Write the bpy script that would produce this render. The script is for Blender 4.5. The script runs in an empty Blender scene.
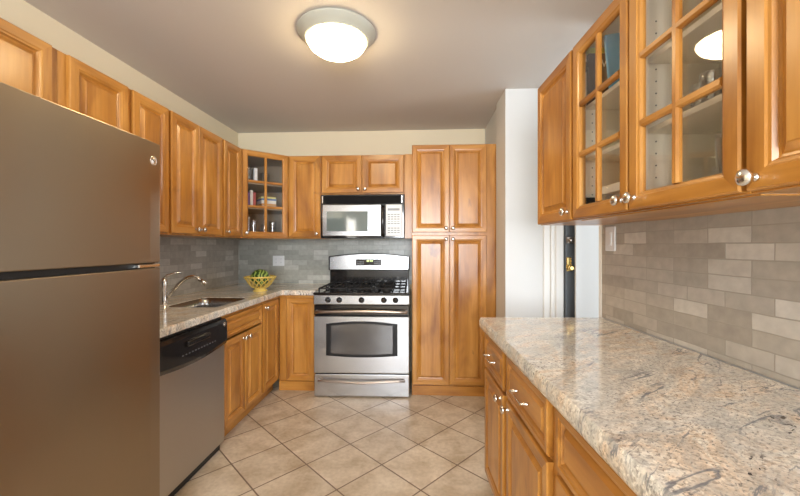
import bpy, bmesh, math, random
from mathutils import Vector, Matrix
random.seed(7)
C = bpy.context.scene.collection
PI = math.pi
F = 363.0
TH = math.atan(20/F)                 # the camera is turned a little left of the kitchen's depth axis
RA = TH - math.atan(4/F)             # the right-hand run stands slightly askew to the left one
H = 1.25
# ---------------------------------------------------------------- camera
cam = bpy.data.cameras.new('camera'); co = bpy.data.objects.new('camera', cam); C.objects.link(co)
co.location = (0, 0, H); co.rotation_euler = (PI/2, 0, TH)
cam.sensor_fit = 'HORIZONTAL'; cam.sensor_width = 36; cam.lens = F/800*36; cam.shift_y = -2/800; cam.clip_start = .02
bpy.context.scene.camera = co
# ---------------------------------------------------------------- world, lights, exposure
W = bpy.data.worlds.new('world'); bpy.context.scene.world = W; W.use_nodes = True
W.node_tree.nodes['Background'].inputs[0].default_value = (.80, .90, 1, 1)
W.node_tree.nodes['Background'].inputs[1].default_value = 2.0
vs = bpy.context.scene.view_settings
vs.view_transform = 'Standard'; vs.look = 'None'; vs.exposure = 0.86; vs.gamma = 1; vs.use_curve_mapping = False
def area(name, loc, rot, sx, sy, power, col):
    l = bpy.data.lights.new(name, 'AREA'); l.shape = 'RECTANGLE'; l.size = sx; l.size_y = sy; l.energy = power; l.color = col
    o = bpy.data.objects.new(name, l); C.objects.link(o); o.location = loc; o.rotation_euler = rot; return o
area('window_daylight', (.125, -2.72, 1.45), (PI/2, 0, 0), 1.6, 1.4, 120, (.92, .96, 1))
area('hall_fill', (2.1, 2.2, 1.5), (PI/2, 0, PI/2), .5, 1.6, 8, (.84, .92, 1))  # added light inside the hall, which has no window
LAMP_W = 24.0
# ---------------------------------------------------------------- material helpers
def mat(name):
    m = bpy.data.materials.new(name); m.use_nodes = True
    nt = m.node_tree; return m, nt, nt.nodes['Principled BSDF']
def nd(nt, typ, **kw):
    n = nt.nodes.new(typ)
    for k, v in kw.items():
        if k in n.inputs: n.inputs[k].default_value = v
        else: setattr(n, k, v)
    return n
def ramp(nt, fac, stops):
    r = nt.nodes.new('ShaderNodeValToRGB'); e = r.color_ramp.elements
    while len(e) < len(stops): e.new(.5)
    for k, (p, c) in enumerate(stops): e[k].position = p; e[k].color = (*c, 1) if len(c) == 3 else c
    nt.links.new(fac, r.inputs[0]); return r.outputs[0]
def mix(nt, fac, a, b, mode='MIX'):
    n = nt.nodes.new('ShaderNodeMix'); n.data_type = 'RGBA'; n.blend_type = mode
    for s, v in ((n.inputs[0], fac), (n.inputs[6], a), (n.inputs[7], b)):
        if hasattr(v, 'links'): nt.links.new(v, s)
        elif isinstance(v, (int, float)): s.default_value = v
        else: s.default_value = (*v, 1)
    return n.outputs[2]
def simple(name, col, rough=.5, metal=0, coat=0, bump=0, bscale=40, spec=None):
    m, nt, b = mat(name)
    b.inputs['Base Color'].default_value = (*col, 1); b.inputs['Roughness'].default_value = rough
    b.inputs['Metallic'].default_value = metal; b.inputs['Coat Weight'].default_value = coat
    if spec is not None: b.inputs['Specular IOR Level'].default_value = spec
    if bump:
        tc = nd(nt, 'ShaderNodeTexCoord'); n = nd(nt, 'ShaderNodeTexNoise', Scale=bscale, Detail=4.0); nt.links.new(tc.outputs['Object'], n.inputs['Vector'])
        bp = nd(nt, 'ShaderNodeBump', Strength=bump, Distance=.01); nt.links.new(n.outputs[0], bp.inputs['Height']); nt.links.new(bp.outputs[0], b.inputs['Normal'])
    return m
def wood(name, axis, tint=1.0):
    m, nt, b = mat(name); L = nt.links
    tc = nd(nt, 'ShaderNodeTexCoord'); oi = nd(nt, 'ShaderNodeObjectInfo')
    off = nd(nt, 'ShaderNodeVectorMath', operation='SCALE'); off.inputs[0].default_value = (13.1, 7.7, 23.3); L.new(oi.outputs['Random'], off.inputs['Scale'])
    ad = nd(nt, 'ShaderNodeVectorMath', operation='ADD'); L.new(tc.outputs['Object'], ad.inputs[0]); L.new(off.outputs[0], ad.inputs[1])
    def layer(s_across, s_along, scale, det, dist=0.0):
        mp = nd(nt, 'ShaderNodeMapping'); sc = [s_across]*3; sc[axis] = s_along; mp.inputs['Scale'].default_value = sc
        L.new(ad.outputs[0], mp.inputs['Vector'])
        n = nd(nt, 'ShaderNodeTexNoise', Scale=scale, Detail=det, Distortion=dist); L.new(mp.outputs[0], n.inputs['Vector']); return n.outputs[0]
    g1 = layer(1, .18, 9, 5, .6); g2 = layer(1, .05, 70, 4, .2); g3 = layer(1, .45, 5, 2, 1.2)
    k = tint
    c1 = ramp(nt, g1, [(.30, (.35*k, .135*k, .020*k)), (.5, (.51*k, .225*k, .040*k)), (.72, (.65*k, .325*k, .080*k))])
    c2 = ramp(nt, g2, [(.3, (.78, .70, .60)), (.6, (1, 1, 1))])
    c3 = ramp(nt, g3, [(.34, (.58, .46, .36)), (.48, (1, 1, 1))])
    c = mix(nt, .55, c1, c2, 'MULTIPLY'); c = mix(nt, .45, c, c3, 'MULTIPLY')
    kn = layer(1, .55, 4.3, 3, .8); km = ramp(nt, kn, [(.655, (0, 0, 0)), (.70, (.55, .55, .55)), (.76, (.85, .85, .85))])
    c = mix(nt, km, c, (.19, .070, .018))
    L.new(c, b.inputs['Base Color'])
    b.inputs['Roughness'].default_value = .30; b.inputs['Coat Weight'].default_value = .25; b.inputs['Coat Roughness'].default_value = .22
    return m
def steel(name, col, rough, axis=0, br=.05, smudge=.0):
    m, nt, b = mat(name); L = nt.links
    b.inputs['Metallic'].default_value = 1; b.inputs['Base Color'].default_value = (*col, 1)
    tc = nd(nt, 'ShaderNodeTexCoord'); mp = nd(nt, 'ShaderNodeMapping'); s = [300.]*3; s[axis] = 2.; mp.inputs['Scale'].default_value = s
    L.new(tc.outputs['Object'], mp.inputs[0]); n = nd(nt, 'ShaderNodeTexNoise', Scale=1.0, Detail=3.0); L.new(mp.outputs[0], n.inputs['Vector'])
    bp = nd(nt, 'ShaderNodeBump', Strength=br, Distance=.002); L.new(n.outputs[0], bp.inputs['Height']); L.new(bp.outputs[0], b.inputs['Normal'])
    if smudge:
        n2 = nd(nt, 'ShaderNodeTexNoise', Scale=2.2, Detail=2.0, Distortion=.4); L.new(tc.outputs['Object'], n2.inputs['Vector'])
        mr = nd(nt, 'ShaderNodeMapRange'); mr.inputs[1].default_value = .3; mr.inputs[2].default_value = .7; mr.inputs[3].default_value = rough-smudge; mr.inputs[4].default_value = rough+smudge
        L.new(n2.outputs[0], mr.inputs[0]); L.new(mr.outputs[0], b.inputs['Roughness'])
    else: b.inputs['Roughness'].default_value = rough
    return m
def glass(name, tint=(1, 1, 1), refl=1.0, body=.0):
    m, nt, b = mat(name); L = nt.links; out = nt.nodes['Material Output']
    t = nd(nt, 'ShaderNodeBsdfTransparent'); t.inputs[0].default_value = (*tint, 1)
    g = nd(nt, 'ShaderNodeBsdfGlossy'); g.inputs['Roughness'].default_value = .02; g.inputs[0].default_value = (1, 1, 1, 1)
    lw = nd(nt, 'ShaderNodeLayerWeight', Blend=.5)
    pw = nd(nt, 'ShaderNodeMath', operation='POWER'); L.new(lw.outputs['Facing'], pw.inputs[0]); pw.inputs[1].default_value = 4.0
    ma = nd(nt, 'ShaderNodeMath', operation='MULTIPLY_ADD', use_clamp=True); L.new(pw.outputs[0], ma.inputs[0]); ma.inputs[1].default_value = .55*refl; ma.inputs[2].default_value = .035*refl + body
    mx = nd(nt, 'ShaderNodeMixShader'); L.new(ma.outputs[0], mx.inputs[0]); L.new(t.outputs[0], mx.inputs[1]); L.new(g.outputs[0], mx.inputs[2])
    L.new(mx.outputs[0], out.inputs[0]); return m
def tiles(name, ua, va, cols, bw, bh, mortar_col, rough=.3, off=.5, mort=.0022, freq=2, bias=0.0):
    """wall tiles: ua/va = object axes that run along and up the wall"""
    m, nt, b = mat(name); L = nt.links
    tc = nd(nt, 'ShaderNodeTexCoord'); sp = nd(nt, 'ShaderNodeSeparateXYZ'); L.new(tc.outputs['Object'], sp.inputs[0])
    cb = nd(nt, 'ShaderNodeCombineXYZ'); L.new(sp.outputs[ua], cb.inputs[0]); L.new(sp.outputs[va], cb.inputs[1])
    wob = nd(nt, 'ShaderNodeTexNoise', Scale=9.0, Detail=2.0); L.new(cb.outputs[0], wob.inputs['Vector'])
    wv = nd(nt, 'ShaderNodeVectorMath', operation='SCALE'); L.new(wob.outputs[1], wv.inputs[0]); wv.inputs['Scale'].default_value = .006
    wa = nd(nt, 'ShaderNodeVectorMath', operation='ADD'); L.new(cb.outputs[0], wa.inputs[0]); L.new(wv.outputs[0], wa.inputs[1])
    def brick(c1, c2, cm):
        k = nd(nt, 'ShaderNodeTexBrick', offset=off, offset_frequency=freq, squash=1.0)
        k.inputs['Scale'].default_value = 1; k.inputs['Mortar Size'].default_value = mort; k.inputs['Mortar Smooth'].default_value = .3
        k.inputs['Brick Width'].default_value = bw; k.inputs['Row Height'].default_value = bh; k.inputs['Bias'].default_value = bias
        k.inputs['Color1'].default_value = (*c1, 1); k.inputs['Color2'].default_value = (*c2, 1); k.inputs['Mortar'].default_value = (*cm, 1)
        L.new(wa.outputs[0], k.inputs['Vector']); return k
    k = brick((0, 0, 0), (1, 1, 1), (.5, .5, .5))
    col = ramp(nt, k.outputs[0], [(0, cols[0]), (.35, cols[1]), (.7, cols[2]), (1, cols[3])])
    n = nd(nt, 'ShaderNodeTexNoise', Scale=26.0, Detail=6.0); L.new(cb.outputs[0], n.inputs['Vector'])
    col = mix(nt, .5, col, ramp(nt, n.outputs[0], [(.3, (.72, .72, .72)), (.7, (1.12, 1.12, 1.12))]), 'MULTIPLY')
    col = mix(nt, k.outputs[1], col, mortar_col)
    L.new(col, b.inputs['Base Color']); b.inputs['Roughness'].default_value = rough
    inv = nd(nt, 'ShaderNodeMath', operation='MULTIPLY_ADD'); L.new(k.outputs[1], inv.inputs[0]); inv.inputs[1].default_value = -1.0; L.new(n.outputs[0], inv.inputs[2])
    bp = nd(nt, 'ShaderNodeBump', Strength=.35, Distance=.004); L.new(inv.outputs[0], bp.inputs['Height']); L.new(bp.outputs[0], b.inputs['Normal'])
    return m
def floor_mat():
    m, nt, b = mat('floor_tile'); L = nt.links
    tc = nd(nt, 'ShaderNodeTexCoord')
    mp = nd(nt, 'ShaderNodeMapping', vector_type='TEXTURE'); mp.inputs['Location'].default_value = (-.441, 2.271, 0); mp.inputs['Rotation'].default_value = (0, 0, math.radians(47.3))
    L.new(tc.outputs['Object'], mp.inputs[0])
    k = nd(nt, 'ShaderNodeTexBrick', offset=0.0, squash=1.0); k.inputs['Scale'].default_value = 1
    k.inputs['Brick Width'].default_value = .307; k.inputs['Row Height'].default_value = .303; k.inputs['Mortar Size'].default_value = .0045; k.inputs['Mortar Smooth'].default_value = .25
    k.inputs['Color1'].default_value = (0, 0, 0, 1); k.inputs['Color2'].default_value = (1, 1, 1, 1); k.inputs['Mortar'].default_value = (.5, .5, .5, 1)
    L.new(mp.outputs[0], k.inputs['Vector'])
    n1 = nd(nt, 'ShaderNodeTexNoise', Scale=7.0, Detail=8.0, Distortion=.6); L.new(tc.outputs['Object'], n1.inputs['Vector'])
    n2 = nd(nt, 'ShaderNodeTexNoise', Scale=45.0, Detail=4.0); L.new(tc.outputs['Object'], n2.inputs['Vector'])
    col = ramp(nt, n1.outputs[0], [(.28, (.45, .355, .245)), (.5, (.59, .495, .38)), (.72, (.69, .60, .48))])
    col = mix(nt, .5, col, ramp(nt, n2.outputs[0], [(.35, (.80, .77, .74)), (.6, (1.05, 1.05, 1.05))]), 'MULTIPLY')
    col = mix(nt, .6, col, ramp(nt, k.outputs[0], [(0, (.88, .86, .84)), (1, (1.08, 1.07, 1.06))]), 'MULTIPLY')
    col = mix(nt, k.outputs[1], col, (.19, .13, .09))
    L.new(col, b.inputs['Base Color'])
    b.inputs['Roughness'].default_value = .38
    s = nd(nt, 'ShaderNodeMath', operation='MULTIPLY_ADD'); L.new(k.outputs[1], s.inputs[0]); s.inputs[1].default_value = -1.2; L.new(n1.outputs[0], s.inputs[2])
    bp = nd(nt, 'ShaderNodeBump', Strength=.35, Distance=.004); L.new(s.outputs[0], bp.inputs['Height']); L.new(bp.outputs[0], b.inputs['Normal'])
    return m
def granite():
    m, nt, b = mat('granite'); L = nt.links
    tc = nd(nt, 'ShaderNodeTexCoord')
    def noise(scale, det, rot=0, sc=(1, 1, 1), dist=0.0, rough=.5, loc=(0, 0, 0)):
        mp = nd(nt, 'ShaderNodeMapping', vector_type='TEXTURE'); mp.inputs['Rotation'].default_value = (0, 0, math.radians(rot)); mp.inputs['Scale'].default_value = [1/q for q in sc]; mp.inputs['Location'].default_value = loc
        L.new(tc.outputs['Object'], mp.inputs[0])
        n = nd(nt, 'ShaderNodeTexNoise', Scale=scale, Detail=det, Distortion=dist, Roughness=rough); L.new(mp.outputs[0], n.inputs['Vector']); return n.outputs[0]
    base = ramp(nt, noise(4.5, 12, 36, (1, 1.7, 1), .9, .72), [(.32, (.46, .46, .44)), (.42, (.82, .80, .75)), (.50, (.88, .82, .73)), (.59, (.82, .67, .52)), (.68, (.90, .86, .78)), (.8, (.60, .57, .53))])
    # crystals: flecks of two sizes
    def cells(scale, loc):
        mp = nd(nt, 'ShaderNodeMapping'); mp.inputs['Location'].default_value = loc; L.new(tc.outputs['Object'], mp.inputs[0])
        n0 = nd(nt, 'ShaderNodeTexNoise', Scale=scale*.8, Detail=2.0); L.new(mp.outputs[0], n0.inputs['Vector'])
        vs_ = nd(nt, 'ShaderNodeVectorMath', operation='SCALE'); L.new(n0.outputs[1], vs_.inputs[0]); vs_.inputs['Scale'].default_value = 1.2/scale
        va = nd(nt, 'ShaderNodeVectorMath', operation='ADD'); L.new(mp.outputs[0], va.inputs[0]); L.new(vs_.outputs[0], va.inputs[1])
        v = nd(nt, 'ShaderNodeTexVoronoi', Scale=scale); L.new(va.outputs[0], v.inputs['Vector'])
        sp = nd(nt, 'ShaderNodeSeparateColor'); L.new(v.outputs['Color'], sp.inputs[0]); return sp.outputs[0]
    col = mix(nt, .75, base, ramp(nt, cells(170, (0, 0, 0)), [(0, (.45, .42, .40)), (.22, (.84, .82, .79)), (.6, (1.02, 1.01, 1)), (1, (1.2, 1.2, 1.2))]), 'MULTIPLY')
    col = mix(nt, .55, col, ramp(nt, cells(65, (3, 1, 0)), [(0, (.72, .70, .68)), (.3, (.95, .94, .93)), (1, (1.08, 1.08, 1.08))]), 'MULTIPLY')
    fine = noise(105, 6, 36, (1, 1.6, 1), .4, .7, (2, 8, 0))
    dens = ramp(nt, noise(2.4, 5, 36, (1, 2, 1), .8, .6, (6, 2, 0)), [(.40, (.25, .25, .25)), (.62, (1, 1, 1))])
    fm = ramp(nt, fine, [(.37, (.95, .95, .95)), (.455, (0, 0, 0))])
    col = mix(nt, mix(nt, 1.0, fm, dens, 'MULTIPLY'), col, (.13, .12, .12))
    # grey-blue drifts and thin dark veins that run slantwise over the slab
    dr = noise(1.7, 10, 36, (1, 3.8, 1), 1.0, .6, (3.3, 1, 0))
    drm = ramp(nt, dr, [(.43, (0, 0, 0)), (.49, (.38, .38, .38)), (.53, (.32, .32, .32)), (.59, (0, 0, 0))])
    col = mix(nt, drm, col, (.38, .40, .41))
    v = noise(2.0, 8, 36, (1, 4.2, 1), .8, .55, (7.1, 4, 0))
    vm = ramp(nt, v, [(.485, (0, 0, 0)), (.495, (.8, .8, .8)), (.504, (.8, .8, .8)), (.513, (0, 0, 0))])
    br = ramp(nt, noise(7, 4, loc=(5, 5, 5)), [(.46, (0, 0, 0)), (.58, (1, 1, 1))])
    col = mix(nt, mix(nt, 1.0, vm, br, 'MULTIPLY'), col, (.16, .18, .22))
    cl = ramp(nt, noise(2.6, 3, 36, (1, 2.2, 1), loc=(9, 2, 3)), [(.58, (0, 0, 0)), (.63, (1, 1, 1))])
    bl = ramp(nt, noise(52, 2, 36, (1, 1.8, 1), loc=(4, 2, 3)), [(.36, (1, 1, 1)), (.39, (0, 0, 0))])
    col = mix(nt, mix(nt, 1.0, cl, bl, 'MULTIPLY'), col, (.035, .03, .04))
    L.new(col, b.inputs['Base Color']); b.inputs['Roughness'].default_value = .10; b.inputs['Coat Weight'].default_value = .3; b.inputs['Coat Roughness'].default_value = .05
    return m
M = {}
M['wv'] = wood('maple_vertical', 2); M['wh'] = wood('maple_horizontal', 0); M['wy'] = wood('maple_depth', 1)
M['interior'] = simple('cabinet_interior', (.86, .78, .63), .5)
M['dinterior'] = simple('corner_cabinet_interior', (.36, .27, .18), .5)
M['paint'] = simple('cream_wall_paint', (.82, .73, .54), .75, bump=.03, bscale=120)
M['white_paint'] = simple('white_wall_paint', (.72, .73, .73), .6, bump=.02, bscale=120)
M['trim'] = simple('white_gloss_trim', (.82, .82, .80), .35)
M['ceil'] = simple('ceiling_paint', (.66, .62, .575), .8, bump=.03, bscale=90)
M['steel'] = steel('brushed_steel', (.52, .53, .55), .25, 0)
M['fsteel'] = steel('fridge_steel', (.35, .28, .20), .34, 1, .04, .06)  # brown tint: reflection of the wood cabinets put into the base colour
M['dsteel'] = steel('dishwasher_steel', (.50, .47, .44), .34, 1, .05)
M['chrome'] = simple('satin_nickel', (.78, .76, .73), .18, 1)
M['bronze'] = simple('warm_nickel', (.42, .35, .30), .28, 1)
M['brass'] = simple('brass', (.80, .58, .22), .25, 1)
M['black'] = simple('black_gloss', (.012, .011, .012), .12, coat=.5)
M['blackf'] = simple('black_enamel', (.010, .010, .011), .35, spec=.3)
M['ventblack'] = simple('vent_black', (.006, .006, .007), .6, spec=.12)
M['blackm'] = simple('black_matte', (.02, .02, .02), .5)
M['iron'] = simple('cast_iron', (.018, .018, .02), .65, spec=.25)
M['ovenglass'] = simple('oven_glass', (.05, .05, .055), .06, coat=1, spec=1)
M['mwglass'] = simple('microwave_glass', (.16, .20, .20), .08, coat=1, spec=1)
M['glass'] = glass('cabinet_glass'); M['ware'] = glass('drinking_glass', (.93, .95, .96), 1.6, .10)
M['white_pl'] = simple('white_plastic', (.84, .86, .88), .35)
M['grey_pl'] = simple('grey_print', (.33, .36, .40), .5)
M['dim_print'] = simple('dim_print', (.12, .12, .13), .5)
M['door_grey'] = simple('grey_door_paint', (.10, .115, .13), .4)
M['granite'] = granite()
M['floor'] = floor_mat()
TC = [(.37, .335, .29), (.43, .395, .345), (.49, .455, .405), (.62, .59, .54)]
TB = [(.36, .37, .335), (.41, .42, .385), (.47, .485, .445), (.58, .59, .55)]  # same tile on the back wall, its cooler light put into the colours
M['tile_l'] = tiles('backsplash_tile_side', 1, 2, TC, .153, .0505, (.36, .33, .285), off=.43, freq=3)
M['tile_b'] = tiles('backsplash_tile_back', 0, 2, TB, .153, .0505, (.36, .36, .33), off=.43, freq=3)
M['yellow'] = simple('yellow_glazed_ceramic', (.80, .58, .14), .2, coat=.4)
def emis(name, col, s):
    m, nt, b = mat(name); b.inputs['Base Color'].default_value = (.9, .88, .8, 1); b.inputs['Emission Color'].default_value = (*col, 1); b.inputs['Emission Strength'].default_value = s; return m
M['lamp'] = emis('lit_lamp_glass', (1, .76, .44), LAMP_W)
M['led'] = emis('green_display_digits', (.55, .8, .15), .8)
# ---------------------------------------------------------------- mesh builder
class MB:
    def __init__(s): s.bm = bmesh.new()
    def _m(s, faces, mi):
        for f in faces: f.material_index = mi
    def box(s, x0, x1, y0, y1, z0, z1, mi=0, bev=0.0, seg=1, M4=None):
        bm = s.bm; v = [bm.verts.new(p) for p in ((x0,y0,z0),(x1,y0,z0),(x1,y1,z0),(x0,y1,z0),(x0,y0,z1),(x1,y0,z1),(x1,y1,z1),(x0,y1,z1))]
        fs = [bm.faces.new([v[i] for i in q]) for q in ((0,3,2,1),(4,5,6,7),(0,1,5,4),(1,2,6,5),(2,3,7,6),(3,0,4,7))]
        s._m(fs, mi)
        if bev:
            es = list({e for f in fs for e in f.edges})
            r = bmesh.ops.bevel(bm, geom=es, offset=bev, segments=seg, profile=.5, affect='EDGES'); s._m(r['faces'], mi)
            v = list({w for f in r['faces'] for w in f.verts} | {w for w in v if w.is_valid})
        if M4 is not None: bmesh.ops.transform(bm, matrix=M4, verts=[w for w in v if w.is_valid])
        return s
    def loops(s, rings, mi=0, closed=True, cap0=False, cap1=False, smooth=False, mfun=None):
        bm = s.bm; R = [[bm.verts.new(p) for p in r] for r in rings]; n = len(R[0]); fs = []
        for a, b in zip(R, R[1:]):
            for i in range(n if closed else n-1):
                j = (i+1) % n
                try: f = bm.faces.new((a[i], a[j], b[j], b[i]))
                except ValueError: continue
                f.smooth = smooth; f.material_index = mfun(i, len(fs)//n) if mfun else mi; fs.append(f)
        if cap0: f = bm.faces.new(R[0][::-1]); f.material_index = mi
        if cap1: f = bm.faces.new(R[-1]); f.material_index = mi
        return R
    def lathe(s, prof, n=24, mi=0, M4=None, cap0=True, cap1=True, smooth=True):
        M4 = M4 or Matrix()
        rings = [[M4 @ Vector((r*math.cos(2*PI*i/n), r*math.sin(2*PI*i/n), z)) for i in range(n)] for r, z in prof]
        s.loops(rings, mi, True, cap0, cap1, smooth); return s
    def tube(s, pts, r, n=10, mi=0, smooth=True):
        pts = [Vector(p) for p in pts]; rr = r if isinstance(r, (list, tuple)) else [r]*len(pts); rings = []
        up = Vector((0, 0, 1)); d0 = (pts[1]-pts[0]).normalized()
        if abs(d0.dot(up)) > .9: up = Vector((0, 1, 0))
        u = d0.cross(up).normalized()
        for k, p in enumerate(pts):
            d = ((pts[min(k+1, len(pts)-1)]-pts[max(k-1, 0)])).normalized()
            u = (u - d*u.dot(d)).normalized(); w = d.cross(u)
            rings.append([p + rr[k]*(math.cos(2*PI*i/n)*u + math.sin(2*PI*i/n)*w) for i in range(n)])
        s.loops(rings, mi, True, True, True, smooth); return s
    def prism(s, poly, z0, z1, mi=0, M4=None):
        M4 = M4 or Matrix()
        s.loops([[M4 @ Vector((x, y, z0)) for x, y in poly], [M4 @ Vector((x, y, z1)) for x, y in poly]], mi, True, True, True); return s
def obj(name, mb, mats, parent=None, loc=None, rot=None, bevel=0):
    bm = mb.bm; bmesh.ops.recalc_face_normals(bm, faces=bm.faces); me = bpy.data.meshes.new(name); bm.to_mesh(me); bm.free()
    for m in (mats if isinstance(mats, (list, tuple)) else [mats]): me.materials.append(M[m] if isinstance(m, str) else m)
    o = bpy.data.objects.new(name, me); C.objects.link(o)
    if parent: o.parent = parent
    if loc: o.location = loc
    if rot: o.rotation_euler = rot
    if bevel:
        b = o.modifiers.new('bevel', 'BEVEL'); b.width = bevel; b.segments = 3; b.limit_method = 'ANGLE'; b.angle_limit = math.radians(40)
    return o
def thing(name, label, cat, loc=(0, 0, 0), rz=0, group=None):
    o = bpy.data.objects.new(name, None); C.objects.link(o); o.location = loc; o.rotation_euler = (0, 0, rz); o.empty_display_size = .1
    o['label'] = label; o['category'] = cat
    if group: o['group'] = group
    return o
def tag(o, label, cat, group=None):
    o['label'] = label; o['category'] = cat
    if group: o['group'] = group
    return o
def struct(name, mb, m, parent=None, loc=None, rot=None, bevel=0):
    o = obj(name, mb, m, parent, loc, rot, bevel)
    if not parent: o['kind'] = 'structure'
    return o
def copy_tree(o, parent=None):
    c = o.copy(); C.objects.link(c)
    if parent: c.parent = parent
    for ch in list(o.children): copy_tree(ch, c)
    return c
def RP(x, y, z=0): return (x*math.cos(RA)-y*math.sin(RA), x*math.sin(RA)+y*math.cos(RA), z)
RYM = Matrix.Rotation(PI/2, 4, 'X')      # lathe axis z -> local -y
# ---------------------------------------------------------------- room shell
XL, YB, ZC = -1.86, 3.62, 2.405
YR = -2.6
struct('floor', MB().box(-2.0, 2.4, YR-.1, 3.75, -.08, 0), 'floor')
struct('ceiling', MB().box(-2.0, 2.4, YR-.1, 3.75, ZC, ZC+.08), 'ceil')
struct('wall_left', MB().box(XL-.1, XL, YR-.1, YB+.1, 0, ZC), 'paint')
struct('wall_back', MB().box(XL, .64, YB, YB+.1, 0, ZC), 'paint')
struct('wall_column', MB().prism([(.628, 2.71), (2.3, 2.71), (2.3, YB+.1), (.64, YB+.1), (.64, 3.0), (.621, 3.0)], 0, ZC), 'white_paint')
struct('wall_right', MB().box(1.02, 1.12, YR-.4, 1.87, 0, ZC), 'white_paint', rot=(0, 0, RA))
struct('wall_hall', MB().box(2.2, 2.3, .5, 2.71, 0, ZC), 'white_paint')
struct('wall_closet', MB().box(1.080, 2.2, 2.58, 2.60, 0, ZC), 'white_paint')
wr = MB()
wx0, wx1, wz0, wz1 = -.70, .95, .75, 2.15
wr.box(XL, wx0, YR-.1, YR, 0, ZC); wr.box(wx1, 2.3, YR-.1, YR, 0, ZC); wr.box(wx0, wx1, YR-.1, YR, 0, wz0); wr.box(wx0, wx1, YR-.1, YR, wz1, ZC)
struct('wall_rear', wr, 'white_paint')
wf = MB()
for a, b in ((wx0, wx0+.06), (wx1-.06, wx1), ((wx0+wx1)/2-.04, (wx0+wx1)/2+.04)): wf.box(a, b, YR-.08, YR+.01, wz0, wz1, bev=.004)
for a, b in ((wz0, wz0+.06), (wz1-.06, wz1), (1.42, 1.47)): wf.box(wx0+.06, wx1-.06, YR-.075, YR, a, b)
struct('window_1', wf, 'trim')
# door casing, grey door with its locks
cs = MB(); cs.box(.945, .975, 2.682, 2.709, 0, 1.98, bev=.004); cs.box(.975, 1.035, 2.672, 2.709, 0, 1.98, bev=.006); cs.box(.899, .945, 2.695, 2.709, 0, 1.98, bev=.004)
cs.box(.905, 1.078, 2.672, 2.709, 1.9805, 2.05, bev=.004)
struct('trim_1', cs, 'trim')
d = struct('door_1', MB().box(1.037, 1.75, 2.655, 2.70, .005, 1.98, bev=.002), 'door_grey')
k = MB(); k.box(1.042, 1.098, 2.638, 2.655, 1.268, 1.315, bev=.004); k.lathe([(.016, 0), (.016, .012), (.008, .016), (.006, .026)], 16, M4=Matrix.Translation((1.060, 2.638, 1.29)) @ RYM)
obj('deadbolt', k, 'bronze', d)
k = MB(); k.box(1.044, 1.076, 2.648, 2.655, 1.07, 1.17, bev=.004); k.lathe([(.010, 0), (.008, .02), (.020, .03), (.022, .042), (.012, .052)], 18, M4=Matrix.Translation((1.060, 2.648, 1.095)) @ RYM)
obj('door_knob', k, 'brass', d)
struct('trim_2', MB().box(1.012, 1.024, 1.871, 1.90, .0, ZC, bev=.003), 'trim', rot=(0, 0, RA))
# backsplashes
struct('backsplash_left', MB().box(XL+.0005, XL+.008, 1.40, YB-.0005, .870, 1.3165), 'tile_l')
struct('backsplash_back', MB().box(XL+.0085, -.072, YB-.008, YB-.0005, .870, 1.3165), 'tile_b')
struct('backsplash_right', MB().box(1.012, 1.0195, -1.0, 1.868, .886, 1.3545), 'tile_l', rot=(0, 0, RA))
# ---------------------------------------------------------------- cabinets
def rect(x0, x1, z0, z1, i, y): return [(x0+i, y, z0+i), (x1-i, y, z0+i), (x1-i, y, z1-i), (x0+i, y, z1-i)]
def door_mb(w, h, st=.055, t=.02):
    m = MB(); S = st
    prof = [(0, 0), (0, -t+.004), (.004, -t), (S-.016, -t), (S-.012, -t+.003), (S-.006, -t+.004), (S-.001, -t+.012), (S+.004, -t+.0135), (S+.008, -t+.012), (S+.021, -t+.004), (S+.023, -t+.001)]
    if min(w, h) < 2*S+.10: prof = prof[:8] + [(S+.014, -t+.004), (S+.016, -t+.002)]
    nf = len([p for p in prof if p[0] <= S])-1
    m.loops([rect(0, w, 0, h, i, y) for i, y in prof], 0, True, True, True, mfun=lambda i, r: 1 if (i in (0, 2) and r < nf) else 0)
    return m
def knob_mb(r=.0165):
    return MB().lathe([(.009, 0), (.0075, .003), (.0055, .006), (.0055, .014), (.008, .017), (r*.93, .019), (r, .023), (r*.95, .027), (r*.6, .031), (.002, .0325)], 20, M4=RYM)
def add_door(par, x0, x1, z0, z1, knob=None, st=.055, name='door', y=0, kz=None):
    w, h = x1-x0, z1-z0
    d = obj(name, door_mb(w, h, st), ['wv', 'wh'], par, (x0, y, z0))
    if knob is not None: obj('knob', knob_mb(), 'chrome', d, (knob if knob >= 0 else w+knob, -.0195, kz if kz is not None else .034))
    return d
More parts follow.
